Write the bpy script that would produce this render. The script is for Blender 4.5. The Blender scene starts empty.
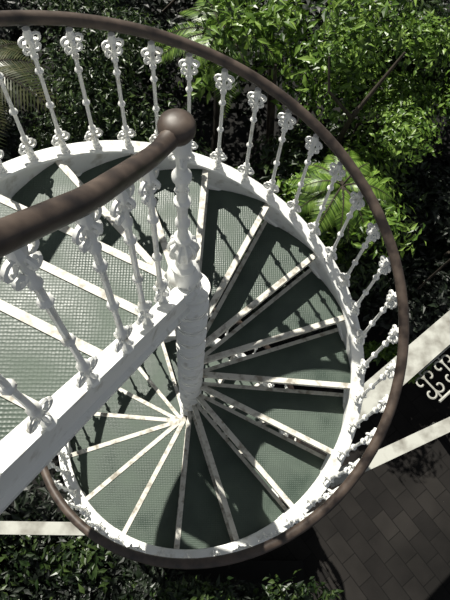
import bpy, math, random
import numpy as np
from mathutils import Vector, Matrix
random.seed(4); rng=np.random.default_rng(11)
pi=math.pi
bpy.context.scene.view_settings.view_transform='Standard'
# ---------------- stair constants (metres) ----------------
TH0=1.4916; DA=0.3934; RISE=0.1967; RT=1.10; RR=1.15; ZR=0.836; RH=1.165
NLOW=29; FLOOR=-NLOW*RISE-0.02
def az(t): return TH0-t*DA
def pol(r,t,z): return Vector((r*math.cos(az(t)),r*math.sin(az(t)),z))
U=Vector((-.452,-.892,0)).normalized()    # plan direction of the straight upper flight
W=Vector((-.892,.452,0)).normalized()     # across it
Z3=3*RISE
GO=.27
# ---------------- mesh helper ----------------
class MB:
    def __init__(s): s.v=[];s.f=[]
    def add(s,vs,fs):
        o=len(s.v); s.v+= [tuple(v) for v in vs]; s.f+=[tuple(i+o for i in f) for f in fs]
    def merge(s,o,M=None):
        s.add([M@Vector(v) for v in o.v] if M is not None else o.v,o.f)
    def prism(s,bot,top):
        n=len(bot); s.add(list(bot)+list(top),[tuple(range(n))[::-1],tuple(range(n,2*n))]+[(i,(i+1)%n,n+(i+1)%n,n+i) for i in range(n)])
    def lathe(s,prof,seg=12,cx=0,cy=0):
        vs=[];n=len(prof)
        for (r,z) in prof:
            for k in range(seg):
                a=2*pi*k/seg; vs.append((cx+r*math.cos(a),cy+r*math.sin(a),z))
        fs=[(i*seg+k,i*seg+(k+1)%seg,(i+1)*seg+(k+1)%seg,(i+1)*seg+k) for i in range(n-1) for k in range(seg)]
        fs+=[tuple(range(seg))[::-1],tuple((n-1)*seg+k for k in range(seg))]
        s.add(vs,fs)
    def tube(s,pts,rad,seg=8,squash=1.0):
        pts=[Vector(p) for p in pts]; n=len(pts)
        if not hasattr(rad,'__len__'): rad=[rad]*n
        T=[(pts[min(i+1,n-1)]-pts[max(i-1,0)]).normalized() for i in range(n)]
        up=Vector((0,0,1)) if abs(T[0].z)<.9 else Vector((1,0,0))
        vs=[]
        N=(up-T[0]*up.dot(T[0])).normalized()
        for i in range(n):
            N=(N-T[i]*N.dot(T[i])).normalized(); B=T[i].cross(N)
            for k in range(seg):
                a=2*pi*k/seg; vs.append(pts[i]+(N*math.cos(a)*squash+B*math.sin(a))*rad[i])
        fs=[(i*seg+k,i*seg+(k+1)%seg,(i+1)*seg+(k+1)%seg,(i+1)*seg+k) for i in range(n-1) for k in range(seg)]
        fs+=[tuple(range(seg))[::-1],tuple((n-1)*seg+k for k in range(seg))]
        s.add(vs,fs)
    def sweep(s,rings):
        m=len(rings[0]); n=len(rings); vs=[p for r in rings for p in r]
        fs=[(i*m+k,i*m+(k+1)%m,(i+1)*m+(k+1)%m,(i+1)*m+k) for i in range(n-1) for k in range(m)]
        fs+=[tuple(range(m))[::-1],tuple((n-1)*m+k for k in range(m))]
        s.add(vs,fs)
    def obj(s,name,mat,parent=None,smooth=False):
        me=bpy.data.meshes.new(name); me.from_pydata(s.v,[],s.f); me.update()
        import bmesh
        bm=bmesh.new(); bm.from_mesh(me); bmesh.ops.recalc_face_normals(bm,faces=bm.faces); bm.to_mesh(me); bm.free()
        if smooth:
            for p in me.polygons: p.use_smooth=True
            if smooth!='all':
                me.set_sharp_from_angle(angle=math.radians(38))
        me.materials.append(mat)
        o=bpy.data.objects.new(name,me); bpy.context.scene.collection.objects.link(o)
        if parent: o.parent=parent
        return o
def empty(name,loc=(0,0,0)):
    e=bpy.data.objects.new(name,None); e.location=loc; e.empty_display_size=.1; bpy.context.scene.collection.objects.link(e); return e
# ---------------- materials ----------------
def mat(name,c1,c2,scale=8,rough=.5,bump=0,spec=.5,det=6,contrast=(.35,.7),metal=0,rvar=None):
    m=bpy.data.materials.new(name); m.use_nodes=True; nt=m.node_tree; b=nt.nodes['Principled BSDF']
    b.inputs['Roughness'].default_value=rough; b.inputs['Specular IOR Level'].default_value=spec; b.inputs['Metallic'].default_value=metal
    tc=nt.nodes.new('ShaderNodeTexCoord'); no=nt.nodes.new('ShaderNodeTexNoise'); no.inputs['Scale'].default_value=scale; no.inputs['Detail'].default_value=det
    nt.links.new(tc.outputs['Object'],no.inputs['Vector'])
    r=nt.nodes.new('ShaderNodeValToRGB'); r.color_ramp.elements[0].position=contrast[0]; r.color_ramp.elements[1].position=contrast[1]
    r.color_ramp.elements[0].color=(*c1,1); r.color_ramp.elements[1].color=(*c2,1)
    nt.links.new(no.outputs['Fac'],r.inputs['Fac']); nt.links.new(r.outputs['Color'],b.inputs['Base Color'])
    if rvar:
        q=nt.nodes.new('ShaderNodeMapRange'); q.inputs[1].default_value=.35; q.inputs[2].default_value=.65; q.inputs[3].default_value=rvar[0]; q.inputs[4].default_value=rvar[1]
        nt.links.new(no.outputs['Fac'],q.inputs[0]); nt.links.new(q.outputs[0],b.inputs['Roughness'])
    if bump:
        bp=nt.nodes.new('ShaderNodeBump'); bp.inputs['Strength'].default_value=bump; bp.inputs['Distance'].default_value=.01
        nt.links.new(no.outputs['Fac'],bp.inputs['Height']); nt.links.new(bp.outputs['Normal'],b.inputs['Normal'])
    return m
white=mat('white_paint',(.58,.56,.50),(.86,.86,.83),14,.38,.12,.5,8,(.28,.44))
nosing=mat('worn_nosing_paint',(.30,.27,.22),(.64,.62,.56),20,.55,.25,.3,8,(.32,.50))
rail_m=mat('bronze_brown_handrail',(.016,.011,.009),(.088,.063,.048),11,.4,.15,.6,9,(.33,.66),rvar=(.34,.55))
slate=mat('green_slate_tread',(.030,.048,.036),(.068,.094,.072),5,.45,.1,.5,8,(.3,.7),rvar=(.36,.6))
nt=slate.node_tree; b=nt.nodes['Principled BSDF']
wv=nt.nodes.new('ShaderNodeTexVoronoi'); wv.inputs['Scale'].default_value=75; wv.inputs['Randomness'].default_value=0.15
tc=nt.nodes.new('ShaderNodeTexCoord'); nt.links.new(tc.outputs['Object'],wv.inputs['Vector'])
bp=nt.nodes.new('ShaderNodeBump'); bp.inputs['Strength'].default_value=.6; bp.inputs['Distance'].default_value=.004
nt.links.new(wv.outputs['Distance'],bp.inputs['Height']); nt.links.new(bp.outputs['Normal'],b.inputs['Normal'])
def leafmat(name,cols,rough=.38,trans=.3):
    m=bpy.data.materials.new(name); m.use_nodes=True; nt=m.node_tree; b=nt.nodes['Principled BSDF']; b.inputs['Roughness'].default_value=rough
    g=nt.nodes.new('ShaderNodeNewGeometry'); r=nt.nodes.new('ShaderNodeValToRGB')
    while len(r.color_ramp.elements)<len(cols): r.color_ramp.elements.new(.5)
    for i,c in enumerate(cols):
        r.color_ramp.elements[i].position=i/(len(cols)-1); r.color_ramp.elements[i].color=(*c,1)
    nt.links.new(g.outputs['Random Per Island'],r.inputs['Fac']); nt.links.new(r.outputs['Color'],b.inputs['Base Color'])
    tr=nt.nodes.new('ShaderNodeBsdfTranslucent'); nt.links.new(r.outputs['Color'],tr.inputs['Color'])
    mx=nt.nodes.new('ShaderNodeMixShader'); mx.inputs[0].default_value=trans
    nt.links.new(b.outputs[0],mx.inputs[1]); nt.links.new(tr.outputs[0],mx.inputs[2]); nt.links.new(mx.outputs[0],nt.nodes['Material Output'].inputs[0])
    return m
leaf_b=leafmat('sunlit_green_leaves',[(.025,.06,.008),(.10,.19,.022),(.24,.36,.07)])  # yellow-green, with sunlit brightness put into the leaf colour
leaf_m=leafmat('mid_leaves',[(.005,.014,.004),(.020,.042,.009),(.070,.11,.028)])
leaf_d=leafmat('shade_dark_leaves',[(.002,.004,.002),(.005,.010,.004),(.014,.025,.010)],.5,.1)  # shade of the dark background is put into this leaf colour
leaf_y=leafmat('fern_leaves',[(.03,.045,.012),(.06,.07,.025),(.11,.11,.05)])
bark=mat('bark',(.02,.015,.01),(.07,.055,.04),6,.9,.5)
soil=mat('soil',(.002,.002,.0015),(.006,.005,.004),3,.95,.6)
flower=mat('white_petals',(.6,.6,.56),(.8,.8,.75),10,.5)
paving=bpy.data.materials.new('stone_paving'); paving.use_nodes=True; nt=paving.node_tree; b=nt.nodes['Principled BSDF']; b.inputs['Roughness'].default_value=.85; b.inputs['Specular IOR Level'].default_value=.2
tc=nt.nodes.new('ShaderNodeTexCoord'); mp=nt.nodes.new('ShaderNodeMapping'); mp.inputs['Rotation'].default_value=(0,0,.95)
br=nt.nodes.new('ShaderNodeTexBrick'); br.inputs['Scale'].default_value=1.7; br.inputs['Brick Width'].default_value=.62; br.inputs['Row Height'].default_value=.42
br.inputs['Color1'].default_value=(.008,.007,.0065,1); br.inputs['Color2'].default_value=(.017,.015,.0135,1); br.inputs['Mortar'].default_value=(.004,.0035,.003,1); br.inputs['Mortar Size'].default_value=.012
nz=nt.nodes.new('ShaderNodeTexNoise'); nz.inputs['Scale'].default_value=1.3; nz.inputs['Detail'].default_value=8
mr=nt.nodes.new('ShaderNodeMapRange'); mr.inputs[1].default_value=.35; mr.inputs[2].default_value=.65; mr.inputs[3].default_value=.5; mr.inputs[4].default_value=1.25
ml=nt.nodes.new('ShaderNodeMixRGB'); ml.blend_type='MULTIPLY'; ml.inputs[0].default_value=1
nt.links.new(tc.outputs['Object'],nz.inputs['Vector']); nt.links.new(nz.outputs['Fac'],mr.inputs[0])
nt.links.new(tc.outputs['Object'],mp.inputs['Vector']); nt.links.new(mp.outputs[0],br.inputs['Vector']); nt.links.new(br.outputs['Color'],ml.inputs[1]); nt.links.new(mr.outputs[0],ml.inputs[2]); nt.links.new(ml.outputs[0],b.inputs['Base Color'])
# ---------------- staircase ----------------
stair=empty('spiral_staircase')
fr=MB(); sl=MB()
def bar(mb,p,q,side,w,zt,th):
    a=[Vector((p.x,p.y,0)),Vector((q.x,q.y,0)),Vector((q.x,q.y,0))+side*w,Vector((p.x,p.y,0))+side*w]
    mb.prism([v+Vector((0,0,zt-th)) for v in a],[v+Vector((0,0,zt)) for v in a])
for i in range(-2,NLOW):
    z=-i*RISE
    ts=[i-1+k/5 for k in range(6)]
    out=[pol(RT+.01,t,z) for t in ts]; inn=[pol(.085,t,z) for t in (i,i-1)]
    poly=out+inn
    sl.prism([p-Vector((0,0,.026)) for p in poly],[p-Vector((0,0,.004)) for p in poly])
    p,q=pol(.07,i,0),pol(RT+.01,i,0); d=(q-p).normalized(); back=Vector((-d.y,d.x,0))
    bar(fr,p-back*.012,q-back*.012,back,.036,z+.002,.036)
    p,q=pol(.07,i-1,0),pol(RT+.01,i-1,0); d=(q-p).normalized(); fw=Vector((d.y,-d.x,0))
    bar(fr,p+fw*-.004,q+fw*-.004,fw,.026,z+.002,.04)
NS=8
for k in range(NS):
    z=Z3+RISE*k; s0=GO*k; s1=GO*(k+1)
    a=[U*s0+W*.03,U*s0+W*1.11,U*s1+W*1.11,U*s1+W*.03]
    sl.prism([v+Vector((0,0,z-.026)) for v in a],[v+Vector((0,0,z-.004)) for v in a])
    bar(fr,U*(s0-.012)+W*.03,U*(s0-.012)+W*1.11,U,.036,z+.002,.036)
    bar(fr,U*(s1+.004)+W*.03,U*(s1+.004)+W*1.11,-U,.026,z+.002,.04)
fr.obj('tread_frames',nosing,stair); sl.obj('tread_slabs',slate,stair)
def outer_path(t_or_s,kind,r):
    if kind=='h': return pol(r,t_or_s,-t_or_s*RISE)
    return U*t_or_s+W*r+Vector((0,0,Z3+t_or_s*RISE/GO))
def section(kind,x,prof):
    return [outer_path(x,kind,r)+Vector((0,0,z)) for r,z in prof]
samples=[('h',t/6) for t in range(NLOW*6-6,-3*6-1,-1)]+[('s',s*.1) for s in range(1,22)]
st=MB()
prof=[(1.095,.015),(1.10,.028),(1.185,.028),(1.19,.015),(1.18,.005),(1.165,.0),(1.165,-.16),(1.18,-.165),(1.18,-.185),(1.10,-.185),(1.10,-.16),(1.112,-.15),(1.112,.0)]
st.sweep([section(k,x,prof) for k,x in samples])
st.obj('outer_stringer',white,stair,True)
hr=MB()
hp=[outer_path(x,k,RH)+Vector((0,0,ZR)) for k,x in samples]
hr.tube(hp,.029,12)
hr.obj('outer_handrail',rail_m,stair,'all')
isx=lambda s:.65+.86*s
ib=MB()
def irow(s,pr): return [U*s+W*w+Vector((0,0,isx(s)+z)) for w,z in pr]
ipr=[(-.032,0),(.032,0),(.032,-.02),(.014,-.028),(.014,-.205),(.032,-.213),(.032,-.235),(-.032,-.235),(-.032,-.213),(-.014,-.205),(-.014,-.028),(-.032,-.02)]
ib.sweep([irow(s,ipr) for s in (.03,.5,1.0,1.5,2.2)])
ib.obj('inner_stringer',white,stair)
NX,NY=-.045,.0
irz=lambda s:1.575+.78*s
pts=[Vector((NX,NY,1.625)),Vector((NX,NY,1.628))+U*.05,Vector((NX,NY,0))+U*.10+Vector((0,0,1.64))]
for s in np.arange(.16,2.3,.06):
    f=min(1,max(0,(s-.1)/.4)); base=Vector((NX,NY,0))*(1-f)+(-W*.03)*f
    pts.append(base+U*float(s)+Vector((0,0,irz(s)-.02)))
ih=MB(); ih.tube(pts,[.034,.030]+[.027]*(len(pts)-2),14,1.0)
ih.obj('inner_handrail',rail_m,stair,'all')
kb=MB(); kb.lathe([(.001,1.592),(.03,1.594),(.046,1.602),(.054,1.618),(.055,1.636),(.050,1.650),(.038,1.661),(.020,1.667),(.001,1.669)],24,NX,NY)
kb.obj('handrail_knob',rail_m,stair,'all')
cc=MB()
for i in range(-3,NLOW):
    z=-i*RISE
    pr=[(.062,-.197),(.070,-.190),(.086,-.176),(.086,-.160),(.068,-.150),(.060,-.140),(.060,-.125),(.078,-.115),(.080,-.100),(.066,-.088),(.060,-.075),(.060,-.062),(.074,-.052),(.078,-.042),(.068,-.034),(.084,-.030),(.086,.0),(.062,.0)]
    cc.lathe([(r,z+dz) for r,dz in pr],24)
cc.obj('central_column',white,stair,True)
nw=MB()
NC=NX*.75
nwp=[(.085,.56),(.09,.60),(.085,.625),(.055,.64),(.05,.655),(.07,.67),(.083,.70),(.08,.735),(.06,.76),(.04,.775),(.045,.79),(.06,.80),(.06,.815),(.04,.83),(.034,.86),(.038,.89),
 (.055,.92),(.062,.95),(.058,.98),(.04,1.0),(.034,1.01),(.045,1.02),(.045,1.035),(.03,1.045),(.024,1.08),(.024,1.12),(.036,1.13),(.036,1.145),(.026,1.155),(.024,1.2),(.026,1.25),(.038,1.26),(.038,1.275),(.026,1.285),(.024,1.34),
 (.03,1.38),(.042,1.40),(.042,1.415),(.03,1.43),(.022,1.45),(.024,1.5),(.036,1.53),(.04,1.56),(.03,1.58),(.02,1.6)]
nw.lathe([(r*(.9 if z<1 else .78),z) for r,z in nwp],18,NC,NY)
for zc,r in ((.70,.072),(.95,.054)):
    for k in range(10):
        a=2*pi*k/10
        nw.tube([(NC+math.cos(a)*r*f,NY+math.sin(a)*r*f,zc+dz) for f,dz in ((.55,-.06),(.95,-.03),(1.04,0),(.95,.03),(.5,.06))],[.004,.008,.010,.008,.004],6)
def curl(c,sx,sz,size,turn=1.4,ax=0,rad=.006):
    out=[]
    for k in range(12):
        u=k/11; a=u*turn*2*pi*.75; r=size*(1-.75*u)
        x=sx*(size-r*math.cos(a))*.9; z=sz*(r*math.sin(a))
        out.append((c[0]+x*math.cos(ax),c[1]+x*math.sin(ax),c[2]+z))
    return out
for a in range(4):
    nw.tube(curl((NC,NY,1.50),1,1,.024,1.3,a*pi/2),.006,6)
    nw.tube(curl((NC,NY,1.36),1,-1,.02,1.3,a*pi/2+pi/4),.005,6)
nw.obj('newel_post',white,stair,True)
BP=[(.026,0),(.028,.012),(.018,.02),(.020,.04),(.013,.05),(.013,.12),(.020,.13),(.020,.142),(.011,.152),(.0095,.25),(.010,.30),(.016,.305),(.020,.315),(.016,.325),(.010,.33),(.0095,.42),(.010,.50),(.016,.507),(.020,.516),(.016,.525),(.0105,.53),(.010,.58),(.017,.586),(.017,.598),(.011,.605),(.011,.66),(.018,.68),(.022,.70),(.015,.715),(.016,.73)]
def make_baluster(H,g=1.0):
    m=MB(); k=H/.73
    m.lathe([(r*g,z*k) for r,z in BP],8)
    for ax in (0,pi):
        m.tube(curl((.003*math.cos(ax),0,.672*k),1,1,.029*g,1.35,ax),[.0078*g]*10+[.010*g,.012*g],5)
        m.tube(curl((.003*math.cos(ax),0,.635*k),1,-1,.023*g,1.3,ax),[.0075*g]*11+[.010*g],5)
        m.tube(curl((.005*math.cos(ax),0,.085*k),1,-1,.028*g,1.3,ax),[.0078*g]*11+[.012*g],5)
        m.tube(curl((.005*math.cos(ax),0,.10*k),1,1,.021*g,1.3,ax),[.0065*g]*11+[.009*g],5)
    for ax in (pi/2,-pi/2):
        m.tube(curl((0,0,.672*k),1,1,.022*g,1.3,ax),.007*g,5)
        m.tube(curl((0,0,.085*k),1,-1,.022*g,1.3,ax),.007*g,5)
    return m
b0=make_baluster(.77,1.05)
bo=MB()
for n in range(-6,70):
    t=-.25+.403*n
    if t>NLOW-1.2: break
    P=pol(RR,t,-t*RISE+.026)
    bo.merge(b0,Matrix.Translation(P)@Matrix.Rotation(az(t)+pi/2,4,'Z'))
for s in np.arange(.06,2.1,.17):
    P=U*float(s)+W*RR+Vector((0,0,Z3+float(s)*RISE/GO+.026)); bo.merge(b0,Matrix.Translation(P)@Matrix.Rotation(math.atan2(U.y,U.x),4,'Z'))
bo.obj('outer_balusters',white,stair,True)
bi=MB()
for s in (.19,.35,.51,.68,.85,1.02,1.19,1.36,1.53):
    H=irz(s)-.045-isx(s); f=min(1,max(0,(s-.1)/.4)); base=Vector((NX,NY,0))*(1-f)+(-W*.02)*f
    mb=make_baluster(H,.95); bi.merge(mb,Matrix.Translation(base+U*s+Vector((0,0,isx(s))))@Matrix.Rotation(math.atan2(U.y,U.x),4,'Z'))
bi.obj('inner_balusters',white,stair,True)

# ---------------- gallery ironwork beyond / below ----------------
greyw=mat('shaded_white_iron',(.20,.19,.165),(.44,.44,.40),7,.6,.2,.3,8,(.3,.6))  # white iron, greyed in colour to stand in for partial shadow
def ibeam(name,p,q,w,h,parent):
    p=Vector(p);q=Vector(q); d=(q-p).normalized(); sd=Vector((-d.y,d.x,0)).normalized()
    m=MB()
    pr=[(-w/2,0),(w/2,0),(w/2,-.03),(w*.22,-.045),(w*.22,-h+.045),(w/2,-h+.03),(w/2,-h),(-w/2,-h),(-w/2,-h+.03),(-w*.22,-h+.045),(-w*.22,-.045),(-w/2,-.03)]
    m.sweep([[x+sd*a+Vector((0,0,b)) for a,b in pr] for x in (p,(p+q)/2,q)])
    return m.obj(name,greyw,parent)
gal=empty('cast_iron_gallery')
ibeam('beam_wide',(1.45,.0,-2.0),(4.2,2.15,-2.0),.24,.2,gal)
ibeam('beam_narrow',(1.25,-.56,-2.1),(4.2,.66,-2.1),.12,.18,gal)
ibeam('beam_far',(-3.5,-.86,-2.1),(-.85,-.93,-2.1),.10,.18,gal)
ibeam('beam_corner',(-3.5,-1.45,-2.1),(-1.5,-1.75,-2.1),.12,.18,gal)
gr=MB()
D0=Vector((.788,.616,0)).normalized(); S0=Vector((D0.y,-D0.x,0)); A0=Vector((2.16,.39,-2.08))
for k in range(7):
    c=A0+D0*(.26*k)
    L=.30
    gr.tube([c,c+S0*L*.5,c+S0*L],.010,5)
    for side in (0,1):
        for sg in (-1,1):
            o=c+S0*(L*(.28+.42*side)); pp=[]
            for j in range(14):
                u=j/13; a=u*5.2; r=.065*(1-.7*u)
                pp.append(o+D0*sg*(.065-r*math.cos(a))*.9+S0*(r*math.sin(a))*(1 if side else -1))
            gr.tube(pp,.010,5)
gr.tube([A0+S0*.0,A0+D0*1.9],.012,6); gr.tube([A0-D0*.05+S0*.31,A0+D0*1.9+S0*.31],.014,6)
gr.obj('scroll_grille',greyw,gal,True)
cl=MB()
cl.lathe([(.14,FLOOR),(.14,FLOOR+.2),(.08,FLOOR+.28),(.065,-3),(.06,-2.5),(.09,-2.42),(.12,-2.3),(.12,-2.18)],14,3.9,1.9); cl.lathe([(.12,FLOOR),(.07,FLOOR+.2),(.06,-2.4),(.09,-2.28)],14,3.9,.54)
cl.lathe([(.12,FLOOR),(.07,FLOOR+.2),(.06,-2.4),(.09,-2.28)],14,-3.2,-.87)
cl.obj('support_columns',greyw,gal,True)

# ---------------- ground ----------------
g=MB(); g.prism([(-14,-10,FLOOR-.2),(16,-10,FLOOR-.2),(16,18,FLOOR-.2),(-14,18,FLOOR-.2)],[(-14,-10,FLOOR),(16,-10,FLOOR),(16,18,FLOOR),(-14,18,FLOOR)])
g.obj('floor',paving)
pb=MB(); zb=FLOOR+.12
poly=[(-13,1.5),(1.9,1.5),(3.0,1.9),(15,4.2),(15,17),(-13,17)]
pb.prism([(x,y,FLOOR) for x,y in poly],[(x,y,zb) for x,y in poly])
poly=[(-13,-9),(1.9,-9),(1.6,-1.3),(-.4,-1.25),(-1.2,-.6),(-1.4,.3),(-13,.6)]
pb.prism([(x,y,FLOOR) for x,y in poly],[(x,y,zb) for x,y in poly])
pb.obj('planting_bed',soil)

# ---------------- plants ----------------
def leaves(centers,normals,size,aspect=.42,droop=.35):
    n=len(centers); nr=normals+rng.normal(0,.45,(n,3)); nr/=np.linalg.norm(nr,axis=1)[:,None]
    d=rng.normal(0,1,(n,3)); d-=nr*(d*nr).sum(1)[:,None]; d/=np.linalg.norm(d,axis=1)[:,None]
    sd=np.cross(nr,d); L=size*rng.uniform(.6,1.3,n)[:,None]; w=L*aspect
    base=centers
    V=np.stack([base,base+d*L*.4+sd*w*.5+nr*L*.06,base+d*L*.45-nr*L*.02,base+d*L*.4-sd*w*.5+nr*L*.06,base+d*L-nr*L*droop*.5],1)
    F=np.array([[0,1,2],[0,2,3],[1,4,2],[2,4,3]])
    Fs=(F[None]+5*np.arange(n)[:,None,None]).reshape(-1,3)
    return V.reshape(-1,3),Fs
shrub=empty('shrubbery')
def plant(name,c,rad,size,count,m,lobes=7,aspect=.42,trunk=True,top=False,spread=.42,rmin=1.5):
    c=np.array(c,float); rad=np.array(rad,float)
    P=[];N=[]
    for l in range(lobes):
        off=rng.normal(0,spread,3)*rad; r=rad*rng.uniform(.3,.6)
        k=count//lobes; d=rng.normal(0,1,(k,3)); d/=np.linalg.norm(d,axis=1)[:,None]; d[:,2]=np.where(d[:,2]<-.3,-d[:,2],d[:,2])
        rr=rng.uniform(.4,1.08,(k,1))
        P.append(c+off+d*r*rr); nn=d+np.array([0,0,.7]); N.append(nn/np.linalg.norm(nn,axis=1)[:,None])
    P=np.concatenate(P);N=np.concatenate(N)
    P[:,2]=np.maximum(P[:,2],zb+.05+rng.uniform(0,.25,len(P)))
    q=np.hypot(P[:,0],P[:,1])
    keep=(q>rmin)&~((P[:,0]>1.3)&(P[:,1]<1.5)&(P[:,2]>-4.2))
    P=P[keep];N=N[keep]
    V,F=leaves(P,N,size,aspect)
    e=empty(name)
    if not top: e.parent=shrub
    me=bpy.data.meshes.new(name+'_foliage'); me.from_pydata(V.tolist(),[],F.tolist()); me.materials.append(m)
    o=bpy.data.objects.new('foliage',me); bpy.context.scene.collection.objects.link(o); o.parent=e
    if trunk:
        tb=MB()
        for j in range(3):
            a=j*2.1; x,y=c[0],c[1]
            tb.tube([(x+.1*math.cos(a),y+.1*math.sin(a),zb-.02),(x+.2*math.cos(a),y+.2*math.sin(a),(zb+c[2])/2),(x+rad[0]*.5*math.cos(a),y+rad[1]*.5*math.sin(a),c[2]+rad[2]*.3)],[.06,.045,.02],7)
        tb.obj('stems',bark,e,True)
    return e
plant('broadleaf_tree',(1.3,4.7,-2.3),(1.2,.9,.7),.16,1900,leaf_b,12,.36,spread=.65)
plant('fine_leaf_tree',(2.5,4.6,-2.3),(1.1,1.1,.6),.085,8000,leaf_b,16,.5,spread=.6)
plant('broadleaf_tree',(1.8,2.9,-3.0),(.9,.7,.6),.13,2600,leaf_b,12,.36,spread=.6)
plant('under_leaves',(1.8,3.8,-3.5),(1.7,1.4,.8),.14,6500,leaf_m,12)  # darker leaf colour paints the shaded gaps below the lit clumps
plant('small_tree',(.3,3.3,-3.5),(1.3,.8,.8),.12,6500,leaf_m,12,.3)
plant('small_tree',(-1.5,4.8,-3.1),(1.4,1.0,.9),.10,7500,leaf_m,14,.35)
plant('laurel_bush',(3.4,5.4,-2.8),(1.2,1.3,.8),.10,9000,leaf_m,14)
plant('shade_dark_shrub',(4.0,3.2,-4.0),(1.6,1.3,.9),.15,9000,leaf_d,12)  # these shrubs carry background shade in their leaf colour
plant('shade_dark_shrub',(5.8,5.5,-3.6),(2.2,2.0,1.2),.18,9000,leaf_d,12)
plant('shade_dark_shrub',(2.2,6.8,-3.4),(2.6,1.6,1.2),.18,9000,leaf_d,12)
plant('shade_dark_shrub',(-1.6,7.0,-3.6),(2.8,1.6,1.3),.18,9000,leaf_d,12)
plant('shade_dark_shrub',(-4.2,4.2,-3.4),(1.7,1.8,1.2),.16,9000,leaf_d,12)
plant('shade_dark_shrub',(-2.2,2.6,-4.2),(1.8,1.0,1.0),.15,7500,leaf_d,12)
plant('shade_dark_shrub',(1.4,2.5,-4.7),(2.4,.8,.7),.15,7500,leaf_d,12)
plant('low_bush',(-2.4,-2.0,-4.7),(1.6,1.2,.7),.12,3000,leaf_m,12)
plant('shade_dark_shrub',(-2.2,-1.7,-4.9),(1.8,1.1,.6),.13,9000,leaf_d,14)
plant('shade_dark_shrub',(-.4,-1.75,-5.2),(1.5,.45,.3),.12,7000,leaf_d,14,rmin=1.4)
plant('low_bush',(.1,-2.0,-4.8),(1.1,.5,.4),.13,1300,leaf_b,9,.36)
plant('low_bush',(.0,-2.5,-4.9),(1.4,.9,.6),.12,6500,leaf_m,12)
plant('shade_dark_shrub',(-3.6,-.7,-4.4),(1.8,1.0,.9),.15,7000,leaf_d,12)
plant('low_bush',(3.3,1.6,-5.0),(.5,.35,.4),.12,1800,leaf_b,6,.45,False)
def palm(name,c,n,L,m,wd=1,dens=2,lf=.3,parent=None):
    e=empty(name); mb=MB(); st_=MB()
    if parent: e.parent=parent
    for j in range(n):
        a=2*pi*j/n+random.uniform(-.2,.2); el=random.uniform(.3,1.0); pts=[]
        l=L*random.uniform(.8,1.1)
        for k in range(15):
            u=k/14; r=l*u*math.cos(el*(1-.3*u)); z=l*(u*math.sin(el)-.75*u*u)
            pts.append(Vector((c[0]+r*math.cos(a),c[1]+r*math.sin(a),c[2]+z)))
        st_.tube(pts,[.012*(1-.8*k/14) for k in range(15)],5)
        for k in range(2,15):
            sd=Vector((-math.sin(a),math.cos(a),0))
            for hh in range(dens):
                h=hh/dens
                p=pts[k-1].lerp(pts[k],h); T=(pts[k]-pts[k-1]).normalized(); ll=lf*l*math.sin(pi*min(.97,(k+h)/15))*random.uniform(.85,1.1)
                for s in (-1,1):
                    tip=p+(sd*s*.9+T*.5).normalized()*ll+Vector((0,0,-.2*ll)); mid=p.lerp(tip,.4)+Vector((0,0,.04*ll)); w=T*.018*wd
                    mb.add([p-w*.3,mid-w,tip,mid+w,p+w*.3],[(0,1,3,4),(1,2,3)])
    st_.tube([(c[0],c[1],zb-.02),(c[0]+.05,c[1],(zb+c[2])/2),(c[0],c[1],c[2])],[.12,.09,.08],8)
    st_.obj('trunk',bark,e,True); mb.obj('fronds',m,e)
palm('palm_tree',(-2.6,4.1,-2.2),13,1.1,leaf_y,.7)
palm('tree_fern',(.35,4.8,-2.1),13,.95,leaf_b,.55,3,.24)
palm('tree_fern',(1.75,2.75,-2.4),14,.7,leaf_b,.5,3,.26)
bb=MB(); bb.tube([(2.3,4.3,zb-.02),(2.0,4.0,-3.2),(1.9,3.6,-2.2),(2.3,3.8,-1.4)],[.06,.045,.03,.015],8); bb.tube([(1.9,3.6,-2.2),(1.5,3.5,-1.7),(1.45,3.7,-1.4)],[.025,.018,.01],6); bb.obj('bare_branch',bark,shrub,True)
fl=MB()
for j in range(5):
    c=Vector((3.0+.09*j,2.0+.05*(j%2),-2.15+.03*(j%3)))
    for k in range(6):
        a=k*pi/3; d=Vector((math.cos(a),math.sin(a),.35))*.07; s_=Vector((-math.sin(a),math.cos(a),0))*.025
        fl.add([c,c+d*.5+s_,c+d,c+d*.5-s_],[(0,1,2,3)])
e=empty('white_lily'); fl.obj('petals',flower,e)
sm=MB(); sm.tube([(3.15,2.1,zb),(3.1,2.1,-3.9),(3.18,2.03,-2.18)],[.02,.015,.01],6); sm.obj('stem',bark,e)

# ---------------- light ----------------
w=bpy.data.worlds.new('World'); bpy.context.scene.world=w; w.use_nodes=True
bg=w.node_tree.nodes['Background']; bg.inputs[0].default_value=(.74,.80,.88,1); bg.inputs[1].default_value=.26
sd=bpy.data.lights.new('sun','SUN'); sd.energy=7.0; sd.angle=.01; sd.color=(1,.97,.88)
so=bpy.data.objects.new('sun',sd); bpy.context.scene.collection.objects.link(so)
saz,sel=math.radians(118),math.radians(52)
v=Vector((math.cos(saz)*math.cos(sel),math.sin(saz)*math.cos(sel),math.sin(sel)))
so.rotation_euler=v.to_track_quat('Z','Y').to_euler(); so.location=v*12
# ---------------- camera ----------------
cd=bpy.data.cameras.new('camera'); co=bpy.data.objects.new('camera',cd); bpy.context.scene.collection.objects.link(co)
cd.sensor_fit='VERTICAL'; cd.sensor_height=36; cd.lens=548.56/600*36; cd.clip_start=.02; cd.clip_end=100
co.matrix_world=Matrix.Translation((0,-1.0629,2.8353))@Matrix.Rotation(-.15,4,'Z')@Matrix.Rotation(.4235,4,'X')@Matrix.Rotation(.1467,4,'Z')
bpy.context.scene.camera=co
